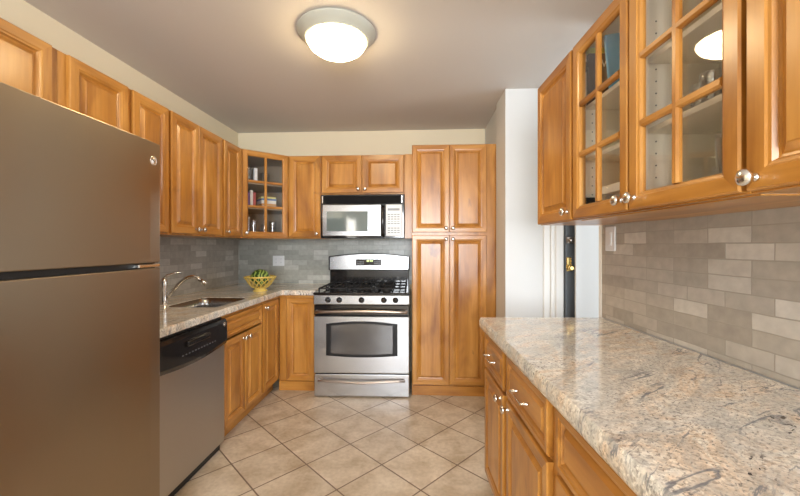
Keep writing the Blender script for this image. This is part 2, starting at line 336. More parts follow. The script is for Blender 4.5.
def glass_door(par, x0, x1, z0, z1, knob, st=.05, rows=3, colsn=2, kz=.034, rot=0):
    w, h = x1-x0, z1-z0; t = .02; m = MB()
    prof = [(0, 0), (0, -t+.004), (.004, -t), (st-.014, -t), (st-.011, -t+.003), (st-.005, -t+.005), (st, -t+.012), (st, 0), (0, 0)]
    m.loops([rect(0, w, 0, h, i, y) for i, y in prof], 0, True, mfun=lambda i, r: 1 if i in (0, 2) else 0)
    bmesh.ops.remove_doubles(m.bm, verts=m.bm.verts, dist=1e-5)
    d = obj('glass_door', m, ['wv', 'wh'], par, (x0, 0, z0), (0, 0, rot))
    g = MB()
    for i in range(1, colsn):
        c = st + (w-2*st)*i/colsn
        g.prism([(c-.011, -.004), (c-.011, -.012), (c-.006, -.018), (c+.006, -.018), (c+.011, -.012), (c+.011, -.004)], st, h-st)
    for j in range(1, rows):
        c = st + (h-2*st)*j/rows
        g.loops([[(x, y, c+z) for y, z in ((-.0042, -.011), (-.012, -.011), (-.0178, -.006), (-.0178, .006), (-.012, .011), (-.0042, .011))] for x in (st, w-st)], 1, True, True, True)
    obj('muntins', g, ['wv', 'wh'], d)
    obj('glass_pane', MB().box(st-.003, w-st+.003, -.0035, -.001, st-.003, h-st+.003), 'glass', d)
    obj('knob', knob_mb(), 'chrome', d, (knob if knob >= 0 else w+knob, -.0195, kz))
    return d
def carcass(par, w, dep, h, toe=0, open_top=False, shell=False):
    m = MB()
    if shell:
        t = .016
        m.box(0, t, 0, dep, toe, h); m.box(w-t, w, 0, dep, toe, h); m.box(t, w-t, 0, dep, toe, toe+t); m.box(t, w-t, dep-t, dep, toe+t, h)
        m.box(t, w-t, 0, t, h-.05, h)
        if not open_top: m.box(t, w-t, t, dep-t, h-t, h)
    else: m.box(0, w, 0, dep, toe, h, bev=.0015)
    o = obj('carcass', m, 'wv', par)
    if toe: obj('toe_kick', MB().box(0, w, .055, .07, 0, toe), 'wh', par)
    return o
GL = 'closed upper cabinets on the left wall'
def upper(label, group, loc, rz, w, dep, h, doors, name='wall_cabinet'):
    t = thing(name, label, 'cabinet', loc, rz, group); carcass(t, w, dep, h)
    for (a, b, k) in doors: add_door(t, a, b, .012, h-.004, k)
    return t
LX = -1.515; D = LX - (XL+.001)
def left_upper(label, y0, y1, doors, z0=1.317, z1=2.072):
    return upper(label, GL, (LX, y0+.0005, z0), PI/2, y1-y0-.001, D, z1-z0, [(a-y0, b-y0, k) for a, b, k in doors])
left_upper('short maple cabinet mounted above the steel refrigerator', .62, 1.437, [(.635, 1.008, -.03), (1.014, 1.40, .03)], z0=1.70)
left_upper('maple upper cabinet whose door begins right where the refrigerator top ends', 1.437, 1.802, [(1.473, 1.787, None)])
left_upper('single-door maple upper cabinet partly behind the refrigerator, before the first full-height pair', 1.802, 2.098, [(1.82, 2.087, None)])
left_upper('two-door maple upper cabinet above the sink with paired knobs', 2.098, 2.69, [(2.111, 2.38, -.03), (2.385, 2.678, .03)])
left_upper('narrow single-door maple upper cabinet left of the corner glass cabinet', 2.69, 2.974, [(2.704, 2.966, .03)])
# corner glass cabinet
ax, ay, bx_, by_ = -1.5155, 2.977, -1.198, 3.2605
ang = math.atan2(by_-ay, bx_-ax); cw = math.hypot(bx_-ax, by_-ay)
cc = thing('corner_cabinet', 'diagonal corner cabinet with a six-pane glass door', 'cabinet', (ax, ay, 1.317), ang)
inv = Matrix.Rotation(-ang, 4, 'Z') @ Matrix.Translation((-ax, -ay, 0))
def cl(x, y): v = inv @ Vector((x, y, 0)); return (v.x, v.y)
pent = [cl(*p) for p in ((ax, ay), (bx_, by_), (bx_, YB-.009), (XL+.009, YB-.009), (XL+.009, ay))]
ch = 2.072-1.317
m = MB(); m.prism(pent, 0, .016); m.prism(pent, ch-.016, ch)
def wallseg(p, q, t=.012):
    p, q = Vector((*p, 0)), Vector((*q, 0)); d_ = (q-p).normalized(); n_ = Vector((-d_.y, d_.x, 0))*t
    return [(p.x, p.y), (q.x, q.y), (q.x+n_.x, q.y+n_.y), (p.x+n_.x, p.y+n_.y)]
for i in range(1, 5): m.prism(wallseg(pent[i], pent[(i+1) % 5]), .016, ch-.016)
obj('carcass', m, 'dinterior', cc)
ff = MB(); ff.box(0, .03, -.001, .018, 0, ch); ff.box(cw-.03, cw, -.001, .018, 0, ch); ff.box(.03, cw-.03, -.001, .018, 0, .03); ff.box(.03, cw-.03, -.001, .018, ch-.03, ch)
obj('face_frame', ff, ['wv'], cc)
sp_ = [(x*.93+.015, y*.9+.02) for x, y in pent]
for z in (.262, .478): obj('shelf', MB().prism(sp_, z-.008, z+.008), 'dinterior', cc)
glass_door(cc, .018, cw-.018, .012, ch-.006, .028, st=.046)
# back wall uppers
BY = 3.26; BD = YB-.001-BY
upper('single-door maple upper cabinet between the corner glass cabinet and the microwave', None, (-1.196, BY, 1.317), 0, .300, BD, .755, [(.006, .294, -.03)])
upper('low two-door maple cabinet directly above the microwave', None, (-.895, BY, 1.716), 0, .757, BD, .356, [(.008, .368, -.028), (.376, .750, .028)])
t = thing('filler_panel', 'plain narrow maple filler panel between microwave and pantry', 'panel', (-.137, BY-.012, 1.317)); obj('board', MB().box(0, .066, 0, BD+.012, 0, .755, bev=.0015), 'wv', t)
t = thing('pantry_cabinet', 'tall four-door maple pantry cabinet right of the range', 'cabinet', (-.068, 3.06, 0))
obj('carcass', MB().box(0, .700, 0, YB-3.061, .08, 2.10, bev=.0015), 'wv', t)
obj('plinth', MB().box(0, .700, -.012, .01, 0, .0795, bev=.001), 'wh', t)
for a, b, k in ((.004, .311, -.026), (.315, .620, .026)):
    add_door(t, a, b, 1.365, 2.094, k, st=.05); add_door(t, a, b, .092, 1.340, k, st=.05, kz=1.215)
# base cabinets, left run
BX = -1.225; BDp = BX-(XL+.001); GB = 'maple base cabinets of the left run'
def base(label, group, loc, rz, w, dep, h, toe, doors, drawers, open_top=False, frames=False):
    t = thing('base_cabinet', label, 'cabinet', loc, rz, group); carcass(t, w, dep, h, toe, open_top, shell=open_top)
    for a, b, z0, z1, k, kz in doors: add_door(t, a, b, z0, z1, k, kz=kz, st=.05)
    for a, b, z0, z1, pull in drawers:
        dr = obj('drawer_front', door_mb(b-a, z1-z0, .034), ['wh', 'wh'], t, (a, 0, z0))
        if pull:
            xm, zm = (b-a)/2, (z1-z0)/2; hd = MB()
            for q in (-.055, .055): hd.lathe([(.005, 0), (.004, .004), (.004, .031)], 12, M4=Matrix.Translation((xm+q, -.0195, zm)) @ RYM)
            hd.tube([(xm-.062, -.048, zm), (xm+.062, -.048, zm)], .0026, 10)
            obj('pull', hd, 'chrome', dr)
    return t
base('narrow maple base end beside the refrigerator under the granite', GB, (BX, 1.402, 0), PI/2, .172, BDp, .822, .10, [], [])
base('two-door maple sink base cabinet with false drawer front', GB, (BX, 2.178, 0), PI/2, .556, BDp, .822, .10,
     [(.005, .268, .112, .655, -.028, .51), (.274, .545, .112, .655, .028, .51)], [(.005, .545, .668, .803, False)], open_top=True)
base('narrow full-height-door maple base cabinet right of the sink base', GB, (BX, 2.736, 0), PI/2, .360, BDp, .822, .10, [(.010, .297, .112, .803, .03, .655)], [])
t = thing('base_cabinet', 'maple base cabinet with one blank door left of the range', 'cabinet', (-1.2235, 3.10, 0), 0)
obj('carcass', MB().box(0, .3225, 0, .515, .08, .822, bev=.0015), 'wv', t); obj('plinth', MB().box(.002, .3225, -.012, .01, 0, .0795), 'wh', t)
add_door(t, .068, .314, .086, .800, None, st=.05)
# left countertop with sink cut-out
def slab(outline, hole, z0, z1):
    bm = bmesh.new(); es = []
    for lp in (outline, hole) if hole else (outline,):
        v = [bm.verts.new((x, y, z0)) for x, y in lp]; es += [bm.edges.new((v[i], v[(i+1) % len(v)])) for i in range(len(v))]
    r = bmesh.ops.triangle_fill(bm, use_beauty=True, use_dissolve=False, edges=es)
    fs = [f for f in r['geom'] if isinstance(f, bmesh.types.BMFace)]
    ex = bmesh.ops.extrude_face_region(bm, geom=fs); vs_ = [g for g in ex['geom'] if isinstance(g, bmesh.types.BMVert)]
    bmesh.ops.translate(bm, verts=vs_, vec=(0, 0, z1-z0)); m = MB(); m.bm = bm; return m
def rrect(x0, x1, y0, y1, r, n=6):
    out = []
    for cx, cy, a0 in ((x1-r, y1-r, 0), (x0+r, y1-r, PI/2), (x0+r, y0+r, PI), (x1-r, y0+r, 1.5*PI)):
        out += [(cx+r*math.cos(a0+PI/2*i/n), cy+r*math.sin(a0+PI/2*i/n)) for i in range(n+1)]
    return out
sx0, sx1, sy0, sy1 = -1.61, -1.265, 2.195, 2.62
ct = slab([(XL+.009, 1.402), (-1.19, 1.402), (-1.19, 3.07), (-.899, 3.07), (-.899, YB-.009), (XL+.009, YB-.009)], rrect(sx0, sx1, sy0, sy1, .06), .824, .868)
tag(obj('countertop', ct, 'granite', bevel=.009), 'L-shaped speckled granite countertop with undermount sink cut-out, left of range', 'countertop')
sk = thing('sink', 'undermount stainless steel sink sunk in the left granite countertop', 'sink', ((sx0+sx1)/2, (sy0+sy1)/2, .66))
m = MB(); hx, hy = (sx1-sx0)/2, (sy1-sy0)/2
def rr3(dx, z, r): return [(x, y, z) for x, y in rrect(-hx-dx, hx+dx, -hy-dx, hy+dx, r)]
m.loops([rr3(-.0025, .205, .06), rr3(-.004, .15, .058), rr3(-.010, .03, .055), rr3(-.022, .008, .05), rr3(-.05, .001, .04)], 0, True, False, True, True)
b_ = obj('basin', m, 'steel', sk); so = b_.modifiers.new('solid', 'SOLIDIFY'); so.thickness = .0015; so.offset = -1
obj('drain', MB().lathe([(.038, .0015), (.038, .004), (.030, .004), (.026, .002)], 24), 'chrome', sk)
# faucet
fc = thing('faucet', 'chrome single-lever kitchen faucet arching over the sink', 'faucet', (-1.665, 2.275, .868))
obj('body', MB().lathe([(.027, 0), (.027, .006), (.021, .012), (.019, .05), (.020, .10), (.023, .13), (.021, .155), (.012, .172), (.004, .176)], 24), 'chrome', fc)
pts = []
for q in range(15):
    u = q/14; pts.append((.012+.195*u, .012+.05*u, .045+.135*math.sin(PI/2*min(1.28*u, 1.28)) + (-.012*max(0, u-.8)/.2)))
obj('spout', MB().tube(pts, [.013-.002*q/14 for q in range(15)], 14), 'chrome', fc)
e = Vector(pts[-1]); dd = (Vector(pts[-1])-Vector(pts[-2])).normalized()
obj('spray_head', MB().tube([e, e+dd*.02, e+dd*.045], [.0115, .015, .0145], 14), 'chrome', fc)
obj('lever', MB().tube([(0, 0, .172), (.015, .01, .19), (.05, .03, .203), (.085, .05, .207)], [.010, .008, .006, .0055], 10), 'chrome', fc)
# ---------------------------------------------------------------- dishwasher
dw = thing('dishwasher', 'stainless dishwasher with black curved control panel under the left counter', 'dishwasher', (-1.215, 1.580, 0), PI/2)
wdt = .594
obj('tub', MB().box(0.004, wdt-.004, .005, .58, .11, .812), 'blackm', dw)
obj('door', MB().box(0, wdt, -.014, .006, .055, .668, bev=.006, seg=2), 'dsteel', dw)
m = MB(); n = 16; rings = []
for i in range(n+1):
    u = i/n; x = wdt*u; low = .655 - .022*math.sin(PI*u)*1.0; bul = .012*math.sin(PI*u)
    rings.append([(x, .004, low), (x, -.024, low), (x, -.030, low+.02), (x, -.028, .785), (x, -.020, .803), (x, .004, .806)])
m.loops(rings, 0, True, True, True, smooth=False)
cp = obj('control_panel', m, 'black', dw)
for i in range(12): obj('button', MB().box(.17+i*.026, .180+i*.026, -.0315, -.028, .697, .702), 'dim_print', cp)
obj('latch_handle', MB().box(.20, .40, -.042, -.025, .735, .765, bev=.008, seg=2), 'black', cp)
obj('badge', MB().lathe([(.012, 0), (.012, .003), (.009, .0035)], 20, M4=Matrix.Translation((wdt-.03, -.028, .775)) @ RYM), 'chrome', cp)
obj('toe_kick', MB().box(.005, wdt-.005, .015, .03, 0, .108), 'blackm', dw)
# ---------------------------------------------------------------- refrigerator
FX = -1.025; FY0, FY1, FZ = .63, 1.387, 1.65
fr = thing('refrigerator', 'tall stainless top-freezer refrigerator at the left edge', 'refrigerator', (FX, FY0, 0), PI/2)
fw = FY1-FY0
obj('body', MB().box(.004, fw-.004, .074, .80, .03, FZ-.012, bev=.006, seg=2), simple('fridge_side', (.10, .095, .09), .4), fr)
def fdoor(z0, z1):
    m = MB(); n = 12; f_ = []
    sec = []
    for i in range(n+1):
        u = i/n; x = fw*u; y = -.008*math.sin(PI*u)
        sec.append((x, y))
    pts_ = [(0.0, .07), (0.0, .012), (.004, .003)] + [(x, y) for x, y in sec[1:-1]] + [(fw-.004, .003), (fw, .012), (fw, .07)]
    m.prism(pts_, z0, z1); return m
fz = obj('freezer_door', fdoor(1.186, FZ), 'fsteel', fr, bevel=.003)
obj('lower_door', fdoor(.10, 1.164), 'fsteel', fr, bevel=.003)
obj('seal', MB().box(.01, fw-.01, .02, .072, 1.160, 1.19), 'blackm', fr)
obj('hinge', MB().box(fw-.115, fw-.006, .0005, .03, 1.168, 1.182, bev=.003), 'chrome', fr)
m = MB().lathe([(.0185, 0), (.0185, .003), (.0155, .0045), (.0135, .0025)], 24, M4=Matrix.Translation((fw-.045, .001, 1.578)) @ RYM)
m.tube([(fw-.052, -.003, 1.574), (fw-.045, -.003, 1.586), (fw-.039, -.003, 1.572), (fw-.047, -.003, 1.570)], .002, 6)
obj('badge', m, 'chrome', fz)
obj('grille', MB().box(.01, fw-.01, .02, .06, .005, .095), 'blackm', fr)
# ---------------------------------------------------------------- gas range
rx0, rx1 = -.878, -.084; rw = rx1-rx0; RY = 2.968
rg = thing('gas_range', 'freestanding stainless gas range with black cooktop and backguard', 'range', (rx0, RY, 0), .026)
obj('body', MB().box(.003, rw-.003, .03, .610, .004, .855, bev=.003), 'blackm', rg)
dr = obj('storage_drawer', MB().box(.004, rw-.004, -.01, .03, .008, .192, bev=.006, seg=2), 'steel', rg)
hd = []
for i in range(17):
    u = i/16; hd.append((.045+(rw-.09)*u, -.035-.012*math.sin(PI*u), .145+.006*math.cos(2*PI*u)-.004))
obj('handle', MB().tube([(.045, -.008, .146)]+hd+[(rw-.045, -.008, .146)], .009, 10), 'bronze', dr)
m = MB()
def arch(x0, x1, z0, z1, b0, b1, n=14):
    bot = [(x0+(x1-x0)*i/n, z0-b0*math.sin(PI*i/n)) for i in range(n+1)]; top = [(x1-(x1-x0)*i/n, z1+b1*math.sin(PI*i/n)) for i in range(n+1)]
    return bot+top
od = obj('oven_door', MB().box(.004, rw-.004, -.028, .029, .205, .672, bev=.006, seg=2), 'steel', rg)
m = MB()
def arcplate(poly, y0, y1): return [[(x, y0, z) for x, z in poly], [(x, y1, z) for x, z in poly]]
m = MB(); m.loops(arcplate(arch(.108, rw-.10, .352, .612, .014, .022), -.0278, -.031), 0, True, True, True)
wn = obj('window_frame', m, 'blackf', od)
m = MB(); m.loops(arcplate(arch(.148, rw-.14, .372, .596, .012, .018), -.0309, -.033), 0, True, True, True)
obj('window_glass', m, 'ovenglass', wn)
obj('handle_recess', MB().box(.006, rw-.006, -.020, .029, .680, .765, bev=.003), 'black', rg)
hd = [(.03+(rw-.06)*i/16, -.052-.010*math.sin(PI*i/16), .712+.008*math.sin(PI*i/16)) for i in range(17)]
obj('handle', MB().tube([(.03, -.015, .712)]+hd+[(rw-.03, -.015, .712)], [.013]*19, 12), 'bronze', od)
cpn = obj('control_strip', MB().box(.002, rw-.002, -.030, .030, .769, .846, bev=.006, seg=2), 'steel', rg)
for kx in (.123, .216, .400, .583, .678):
    kb = MB().lathe([(.024, 0), (.024, .004), (.019, .008), (.017, .026), (.014, .030), (.002, .031)], 22, M4=RYM); kb.box(-.004, .004, -.036, -.026, -.016, .016, bev=.0015)
    obj('knob', kb, 'black', cpn, (kx, -.0298, .808))
obj('cooktop', MB().box(-.001, rw+.001, -.026, .575, .8465, .868, bev=.006, seg=2), 'black', rg)
for bxx, byy, r_ in ((.20, .15, .045), (.20, .42, .036), (.397, .285, .05), (.594, .15, .04), (.594, .42, .045)):
    b_ = obj('burner', MB().lathe([(r_*1.25, .868), (r_*1.2, .874), (r_, .878), (r_, .886), (r_*.8, .889)], 22), 'blackm', rg, (bxx, byy, 0))
    obj('burner_cap', MB().lathe([(r_*.82, .889), (r_*.80, .895), (r_*.3, .897)], 22), 'iron', b_)
for g0, g1 in ((.03, .275), (.28, .514), (.519, .764)):
    m = MB(); zt = .900; w_ = .006
    for yy in (.03, .285, .54): m.box(g0, g1, yy-w_, yy+w_, zt-.012, zt, bev=.002)
    for xx in (g0+w_, (g0+g1)/2, g1-w_): m.box(xx-w_, xx+w_, .03, .54, zt-.012, zt-.0005, bev=.002)
    for xx in (g0+.25*(g1-g0), g0+.75*(g1-g0)):
        for y0, y1 in ((.08, .13), (.18, .235), (.335, .39), (.44, .49)): m.box(xx-w_*.8, xx+w_*.8, y0, y1, zt-.010, zt+.001, bev=.002)
    for xx in (g0+w_, g1-w_):
        for yy in (.03, .285, .54): m.box(xx-w_, xx+w_, yy-w_, yy+w_, .8675, zt-.006, bev=.001)
    obj('grate', m, 'iron', rg)
obj('backguard_base', MB().box(.012, rw-.012, .545, .60, .866, 1.018, bev=.004), 'black', rg)
m = MB(); poly = arch(.004, rw-.004, 1.014, 1.150, 0, .030); m.loops([[(x, .60, z) for x, z in poly], [(x, .515, z) for x, z in poly]], 0, True, True, True)
bg = obj('backguard', m, 'black', rg, bevel=.006)
m = MB(); poly = arch(.018, rw-.018, 1.024, 1.142, 0, .028); m.loops([[(x, .516, z) for x, z in poly], [(x, .511, z) for x, z in poly]], 0, True, True, True)
fp = obj('face_plate', m, 'steel', bg)
ds = obj('display', MB().box(.272, .520, .507, .512, 1.062, 1.122, bev=.002), 'black', bg)
m = MB()
for i, x in enumerate((.378, .392, .412, .426)): m.box(x, x+.009, .5062, .5072, 1.098, 1.114)
obj('clock_digits', m, 'led', ds)
m = MB()
for x in [.285+.014*i for i in range(5)]+[.452+.014*i for i in range(4)]:
    for z in (1.075, 1.093): obj('button', MB().box(x, x+.008, .5062, .5072, z, z+.008), 'grey_pl', ds)
# ---------------------------------------------------------------- microwave
MX0, MX1, MY, MZ0, MZ1 = -.893, -.140, 3.215, 1.319, 1.712
mw = thing('microwave', 'over-the-range stainless microwave with black vent and handle', 'microwave', (MX0, MY, MZ0)); ww = MX1-MX0; hh = MZ1-MZ0
obj('case', MB().box(0, ww, .012, YB-.009-MY, 0, hh, bev=.004), 'black', mw)
m = MB(); m.box(.014, ww-.014, -.004, .013, hh-.082, hh-.012, bev=.002)
v = obj('vent_grille', m, 'ventblack', mw)
m = MB()
for i in range(5): m.box(.03, ww-.03, -.007, -.003, hh-.074+i*.012, hh-.069+i*.012)
obj('louvre', m, 'ventblack', v)
for x in (.016, ww-.026): obj('end_bracket', MB().box(x, x+.010, -.010, .0, hh-.080, hh-.016, bev=.001), 'chrome', v)
md = obj('door', MB().box(.020, .548, -.010, .013, .020, hh-.094, bev=.004, seg=2), 'steel', mw)
obj('window_glass', MB().box(.060, .430, -.0125, -.0095, .062, .240, bev=.001), 'mwglass', md)
obj('handle', MB().tube([(.566, -.012, .022), (.566, -.036, .045), (.566, -.042, .15), (.566, -.036, .255), (.566, -.012, .28)], .0150, 10), 'black', md)
cpn = obj('control_panel', MB().box(.590, ww-.020, -.010, .013, .020, hh-.094, bev=.004, seg=2), 'white_pl', mw)
obj('display', MB().box(.608, ww-.040, -.0115, -.0095, .245, .265), 'grey_pl', cpn)
m = MB()
for r in range(9):
    for c_ in range(4):
        if r in (3,) : continue
        x = .608+.028*c_; z = .045+.020*r; obj('key', MB().box(x, x+.021, -.0115, -.0095, z, z+.009 if r != 5 else z+.005), 'grey_pl', cpn)
# ---------------------------------------------------------------- right-hand run (stands in its own, slightly turned frame)
rzR = RA - PI/2
RC = 'base cabinets under the right-hand granite counter'
bfx = .43; rdep = 1.018-bfx
units = [(1.868, 1.020, 'maple base cabinet at the far end of the right counter, two drawers over two doors', [(1.855, 1.512), (1.464, 1.048)]),
         (1.018, .130, 'nearer maple base cabinet under the right counter, only its wide drawer corner in frame', [(.990, .590), (.545, .145)]),
         (.128, -.72, 'maple base cabinet under the right counter beside the camera, out of sight', [])]
for y0, y1, lab, dd_ in units[:2]:
    ds_ = []; drs = []
    for i, (a, b) in enumerate(dd_):
        ds_.append((y0-a, y0-b, .105, .628, -.03 if i == 0 else .03, .500)); drs.append((y0-a, y0-b, .645, .812, True)) if y0 > 1.5 else None
    if y0 < 1.5: drs.append((.028, .873, .645, .812, True))
    base(lab, RC, RP(bfx, y0), rzR, y0-y1, rdep, .826, .09, ds_, drs)
rc = slab([(.385, .10), (1.0115, .10), (1.0115, 1.885), (.385, 1.885)], None, .828, .885)
o = obj('countertop', rc, 'granite', bevel=0); o.rotation_euler = (0, 0, RA)
bv = o.modifiers.new('bevel', 'BEVEL'); bv.width = .020; bv.segments = 5; bv.limit_method = 'ANGLE'; bv.angle_limit = math.radians(40); bv.profile = .35
tag(o, 'long pink and cream granite countertop with grey veins at the right', 'countertop')
UX = .70; UD = 1.011-UX; UZ0, UZ1 = 1.355, 2.055; UH = UZ1-UZ0
GRU = 'upper cabinets over the right counter'
def rup(label, y0, y1): return thing('wall_cabinet', label, 'cabinet', RP(UX, y0+.008, UZ0), rzR, GRU)
t = rup('single solid-door maple cabinet at the far end above the right counter', 1.856, 1.472); carcass(t, .383, UD, UH)
add_door(t, .006, .372, .004, UH-.004, -.03, kz=.034)
t = rup('maple cabinet with two glass-paned doors above the right counter', 1.472, .732); w = .740; th_ = .016
m = MB(); m.box(0, th_, .02, UD, 0, UH); m.box(w-th_, w, .02, UD, 0, UH); m.box(th_, w-th_, .02, UD, 0, th_); m.box(th_, w-th_, .02, UD, UH-th_, UH); m.box(th_, w-th_, UD-.010, UD, th_, UH-th_)
obj('carcass', m, 'interior', t)
m = MB(); m.box(0, .034, -.001, .0195, 0, UH); m.box(w-.034, w, -.001, .0195, 0, UH); m.box(w/2-.02, w/2+.02, -.001, .0195, .03, UH-.03)
obj('face_frame', m, 'wv', t)
for a, b in ((0, .03), (UH-.03, UH)): obj('rail', MB().box(.034, w-.034, -.001, .0195, a, b), 'wh', t)
obj('bottom_panel', MB().box(0, w, .02, UD, -.003, -.0002), 'wh', t)
obj('partition', MB().box(w/2-.014, w/2+.014, .0205, UD-.011, th_+.0005, UH-th_-.0005), 'interior', t)
SH = (.238, .448)
for z in SH:
    for a, b in ((th_+.001, w/2-.015), (w/2+.015, w-th_-.001)): obj('shelf', MB().box(a, b, .03, UD-.012, z-.008, z+.008, bev=.001), 'interior', t)
for x_ in (th_, w/2+.014):
  for y in (.055, UD-.05):
    for k_ in range(14): obj('shelf_pin_hole', MB().lathe([(.0025, 0), (.0025, .0006)], 8, M4=Matrix.Translation((x_, y, .10+.036*k_)) @ Matrix.Rotation(PI/2, 4, 'Y')), 'blackm', t)
for z in (.07, UH-.09):
    m = MB(); m.box(.0165, .030, .022, .060, z-.018, z+.018, bev=.002); m.box(.02, .038, .022, .034, z-.010, z+.010, bev=.001); obj('hinge', m, 'blackm', t)
glass_door(t, .006, .364, .004, UH-.004, -.028, kz=.034)
glass_door(t, .372, w-.004, .004, UH-.004, .028, kz=.034)
tg = t
t = rup('two-door solid maple cabinet at the right edge, nearest above the counter', .730, -.02); carcass(t, .75, UD, UH)
add_door(t, .006, .372, .004, UH-.004, .022, kz=.024); add_door(t, .378, .744, .004, UH-.004, -.022, kz=.024)
# ---------------------------------------------------------------- things inside the right glass cabinet
def inR(y, x, z): return RP(x, y, z)      # y along the run, x from the aisle
b0 = UZ0+th_+.0005; s1 = UZ0+SH[0]+.0085; s2 = UZ0+SH[1]+.0085
def tumbler(label, loc, r, h, group, taper=.85, name='drinking_glass', curve=0):
    pr = [(r*taper*.9, .0005), (r*taper, .002)]
    for q in range(1, 9):
        u = q/8; pr.append((r*(taper+(1-taper)*u)+curve*math.sin(PI*u*1.0)*r, h*u))
    pr += [(pr[-1][0]-.002, h), (pr[-1][0]-.003, h*.9), (r*taper-.003, .008)]
    o = obj(name, MB().lathe(pr, 22), 'ware', loc=loc); return tag(o, label, 'glass', group)
GG = 'drinking glasses in the right glass cabinet'
tumbler('short tumbler farthest left on the middle shelf behind the nearer glass door', inR(1.02, .83, s1), .030, .095, GG)
tumbler('taller clear glass second on the middle shelf behind the nearer glass door', inR(.955, .86, s1), .032, .125, GG)
tumbler('small tumbler in front of the two tall glasses on the middle shelf', inR(.925, .78, s1), .029, .085, GG)
tumbler('tall glass next to the door stile on the middle shelf of the glass cabinet', inR(.875, .84, s1), .033, .12, GG)
tumbler('tall pint glass alone at the bottom of the right glass cabinet', inR(.885, .80, b0), .040, .155, GG, .68, curve=.06)
tumbler('second pint glass on the cabinet floor, mostly hidden by the door stile', inR(.815, .86, b0), .040, .155, GG, .68, curve=.06)
# book with W, folders, papers
def leaf(name, label, cat, group, x0, x1, y0, y1, z0, z1, m_, tilt=0, rzz=0, bev=.001, loc=None):
    mb = MB().box(x0, x1, y0, y1, z0, z1, bev=bev, M4=Matrix.Rotation(tilt, 4, 'X')); o = obj(name, mb, m_, loc=loc, rot=(0, 0, RA+rzz)); return tag(o, label, cat, group)
bk = simple('charcoal_cover', (.045, .045, .05), .4); lime = simple('lime_cover', (.45, .50, .08), .5); blue = simple('blue_cover', (.12, .45, .75), .35); violet = simple('violet_cover', (.16, .06, .22), .4); white = simple('paper_white', (.78, .77, .74), .6)
book = thing('book', 'charcoal book with lime top band and white lettering on the upper shelf', 'book', inR(1.452, .805, s2), RA)
obj('cover', MB().box(-.075, .075, -.010, .010, 0, .200, bev=.001), bk, book); obj('top_band', MB().box(-.075, .075, -.0105, .0105, .2005, .222), lime, book)
cu = bpy.data.curves.new('title', 'FONT'); cu.body = 'We'; cu.size = .045; cu.extrude = .0006; cu.align_x = 'LEFT'
ot = bpy.data.objects.new('title', cu); C.objects.link(ot); dg = bpy.context.evaluated_depsgraph_get(); me = bpy.data.meshes.new_from_object(ot.evaluated_get(dg)); bpy.data.objects.remove(ot)

me.materials.append(white); tt = bpy.data.objects.new('title', me); C.objects.link(tt); tt.parent = book; tt.rotation_euler = (PI/2, 0, 0); tt.location = (-.028, -.0102, .145)
def Rleaf(name, label, cat, group, y, x, z, L_, T_, H_, m_, lean=0, roll=0):
    """a box L_ long along the run, T_ thick, H_ high, standing at (y, x, z) in the right-hand frame"""
    mb = MB().box(-L_/2, L_/2, -T_/2, T_/2, 0, H_, bev=.001, M4=Matrix.Rotation(roll, 4, 'Y') @ Matrix.Rotation(lean, 4, 'X'))
    o = obj(name, mb, m_, loc=inR(y, x, z), rot=(0, 0, rzR)); return tag(o, label, cat, group)
Rleaf('folder', 'bright blue folder leaning on the upper shelf of the right glass cabinet', 'folder', None, 1.34, .790, s2+.008, .012, .07, .20, blue, .16, .10)
Rleaf('folder', 'dark violet folder leaning next to the bright blue one', 'folder', None, 1.365, .830, s2+.008, .012, .10, .12, violet, .0, 0)
Rleaf('container', 'lime lidded container on the middle shelf behind the farther glass door', 'container', None, 1.39, .90, s1, .09, .09, .10, lime)
GP = 'loose stacked papers in the right glass cabinet'
Rleaf('tray', 'flat dark tray lying on the floor of the right glass cabinet', 'tray', None, 1.285, .86, b0, .26, .20, .018, bk)
Rleaf('box', 'white flat box lying on the dark tray in the right glass cabinet', 'box', None, 1.29, .87, b0+.0185, .24, .18, .055, white)
Rleaf('paper_stack', 'white paper stack topmost on the flat box below the shelf', 'paper', None, 1.28, .86, b0+.074, .26, .21, .03, white)
for i, (yy, xx, nm) in enumerate(((1.20, .78, 'nearest the middle stile'), (1.235, .80, 'in the middle of the three'), (1.275, .78, 'farthest from the middle stile'))):
    o = obj('jar', MB().lathe([(.012, .0005), (.014, .003), (.014, .022), (.010, .026)], 14), 'white_pl', loc=inR(yy, xx, s1)); tag(o, 'tiny white jar on the middle glass-cabinet shelf, '+nm, 'jar', 'tiny jars on the middle shelf')
# ---------------------------------------------------------------- things inside the corner cabinet
def inC(x, y, z): v = Matrix.Rotation(ang, 4, 'Z') @ Vector((x, y, 0)); return (ax+v.x, ay+v.y, 1.317+z)
GC = 'glassware in the corner glass cabinet'
c0, c1, c2 = .0165, .2705, .4865
for x, y, z, r, h, lab in ((.085, .09, c0, .036, .185, 'tall clear glass at the lower left of the corner cabinet'), (.155, .14, c0, .034, .15, 'clear glass second from left at the bottom of the corner cabinet'),
        (.235, .09, c0, .036, .11, 'low clear glass at the bottom centre right of the corner cabinet'), (.315, .11, c0, .036, .14, 'clear glass at the lower right of the corner cabinet'),
        (.10, .13, c2, .036, .15, 'clear glass on the top shelf of the corner cabinet, left pane'), (.26, .15, c2, .042, .11, 'wide clear glass on the top shelf of the corner cabinet, right pane')):
    tumbler(lab, inC(x, y, z), r, h, GC)
o = obj('carton', MB().box(-.014, .014, -.02, .02, .0003, .14, bev=.002), 'white_pl', loc=inC(.160, .11, c2), rot=(0, 0, ang)); tag(o, 'slim white carton on the top shelf of the corner cabinet', 'carton')
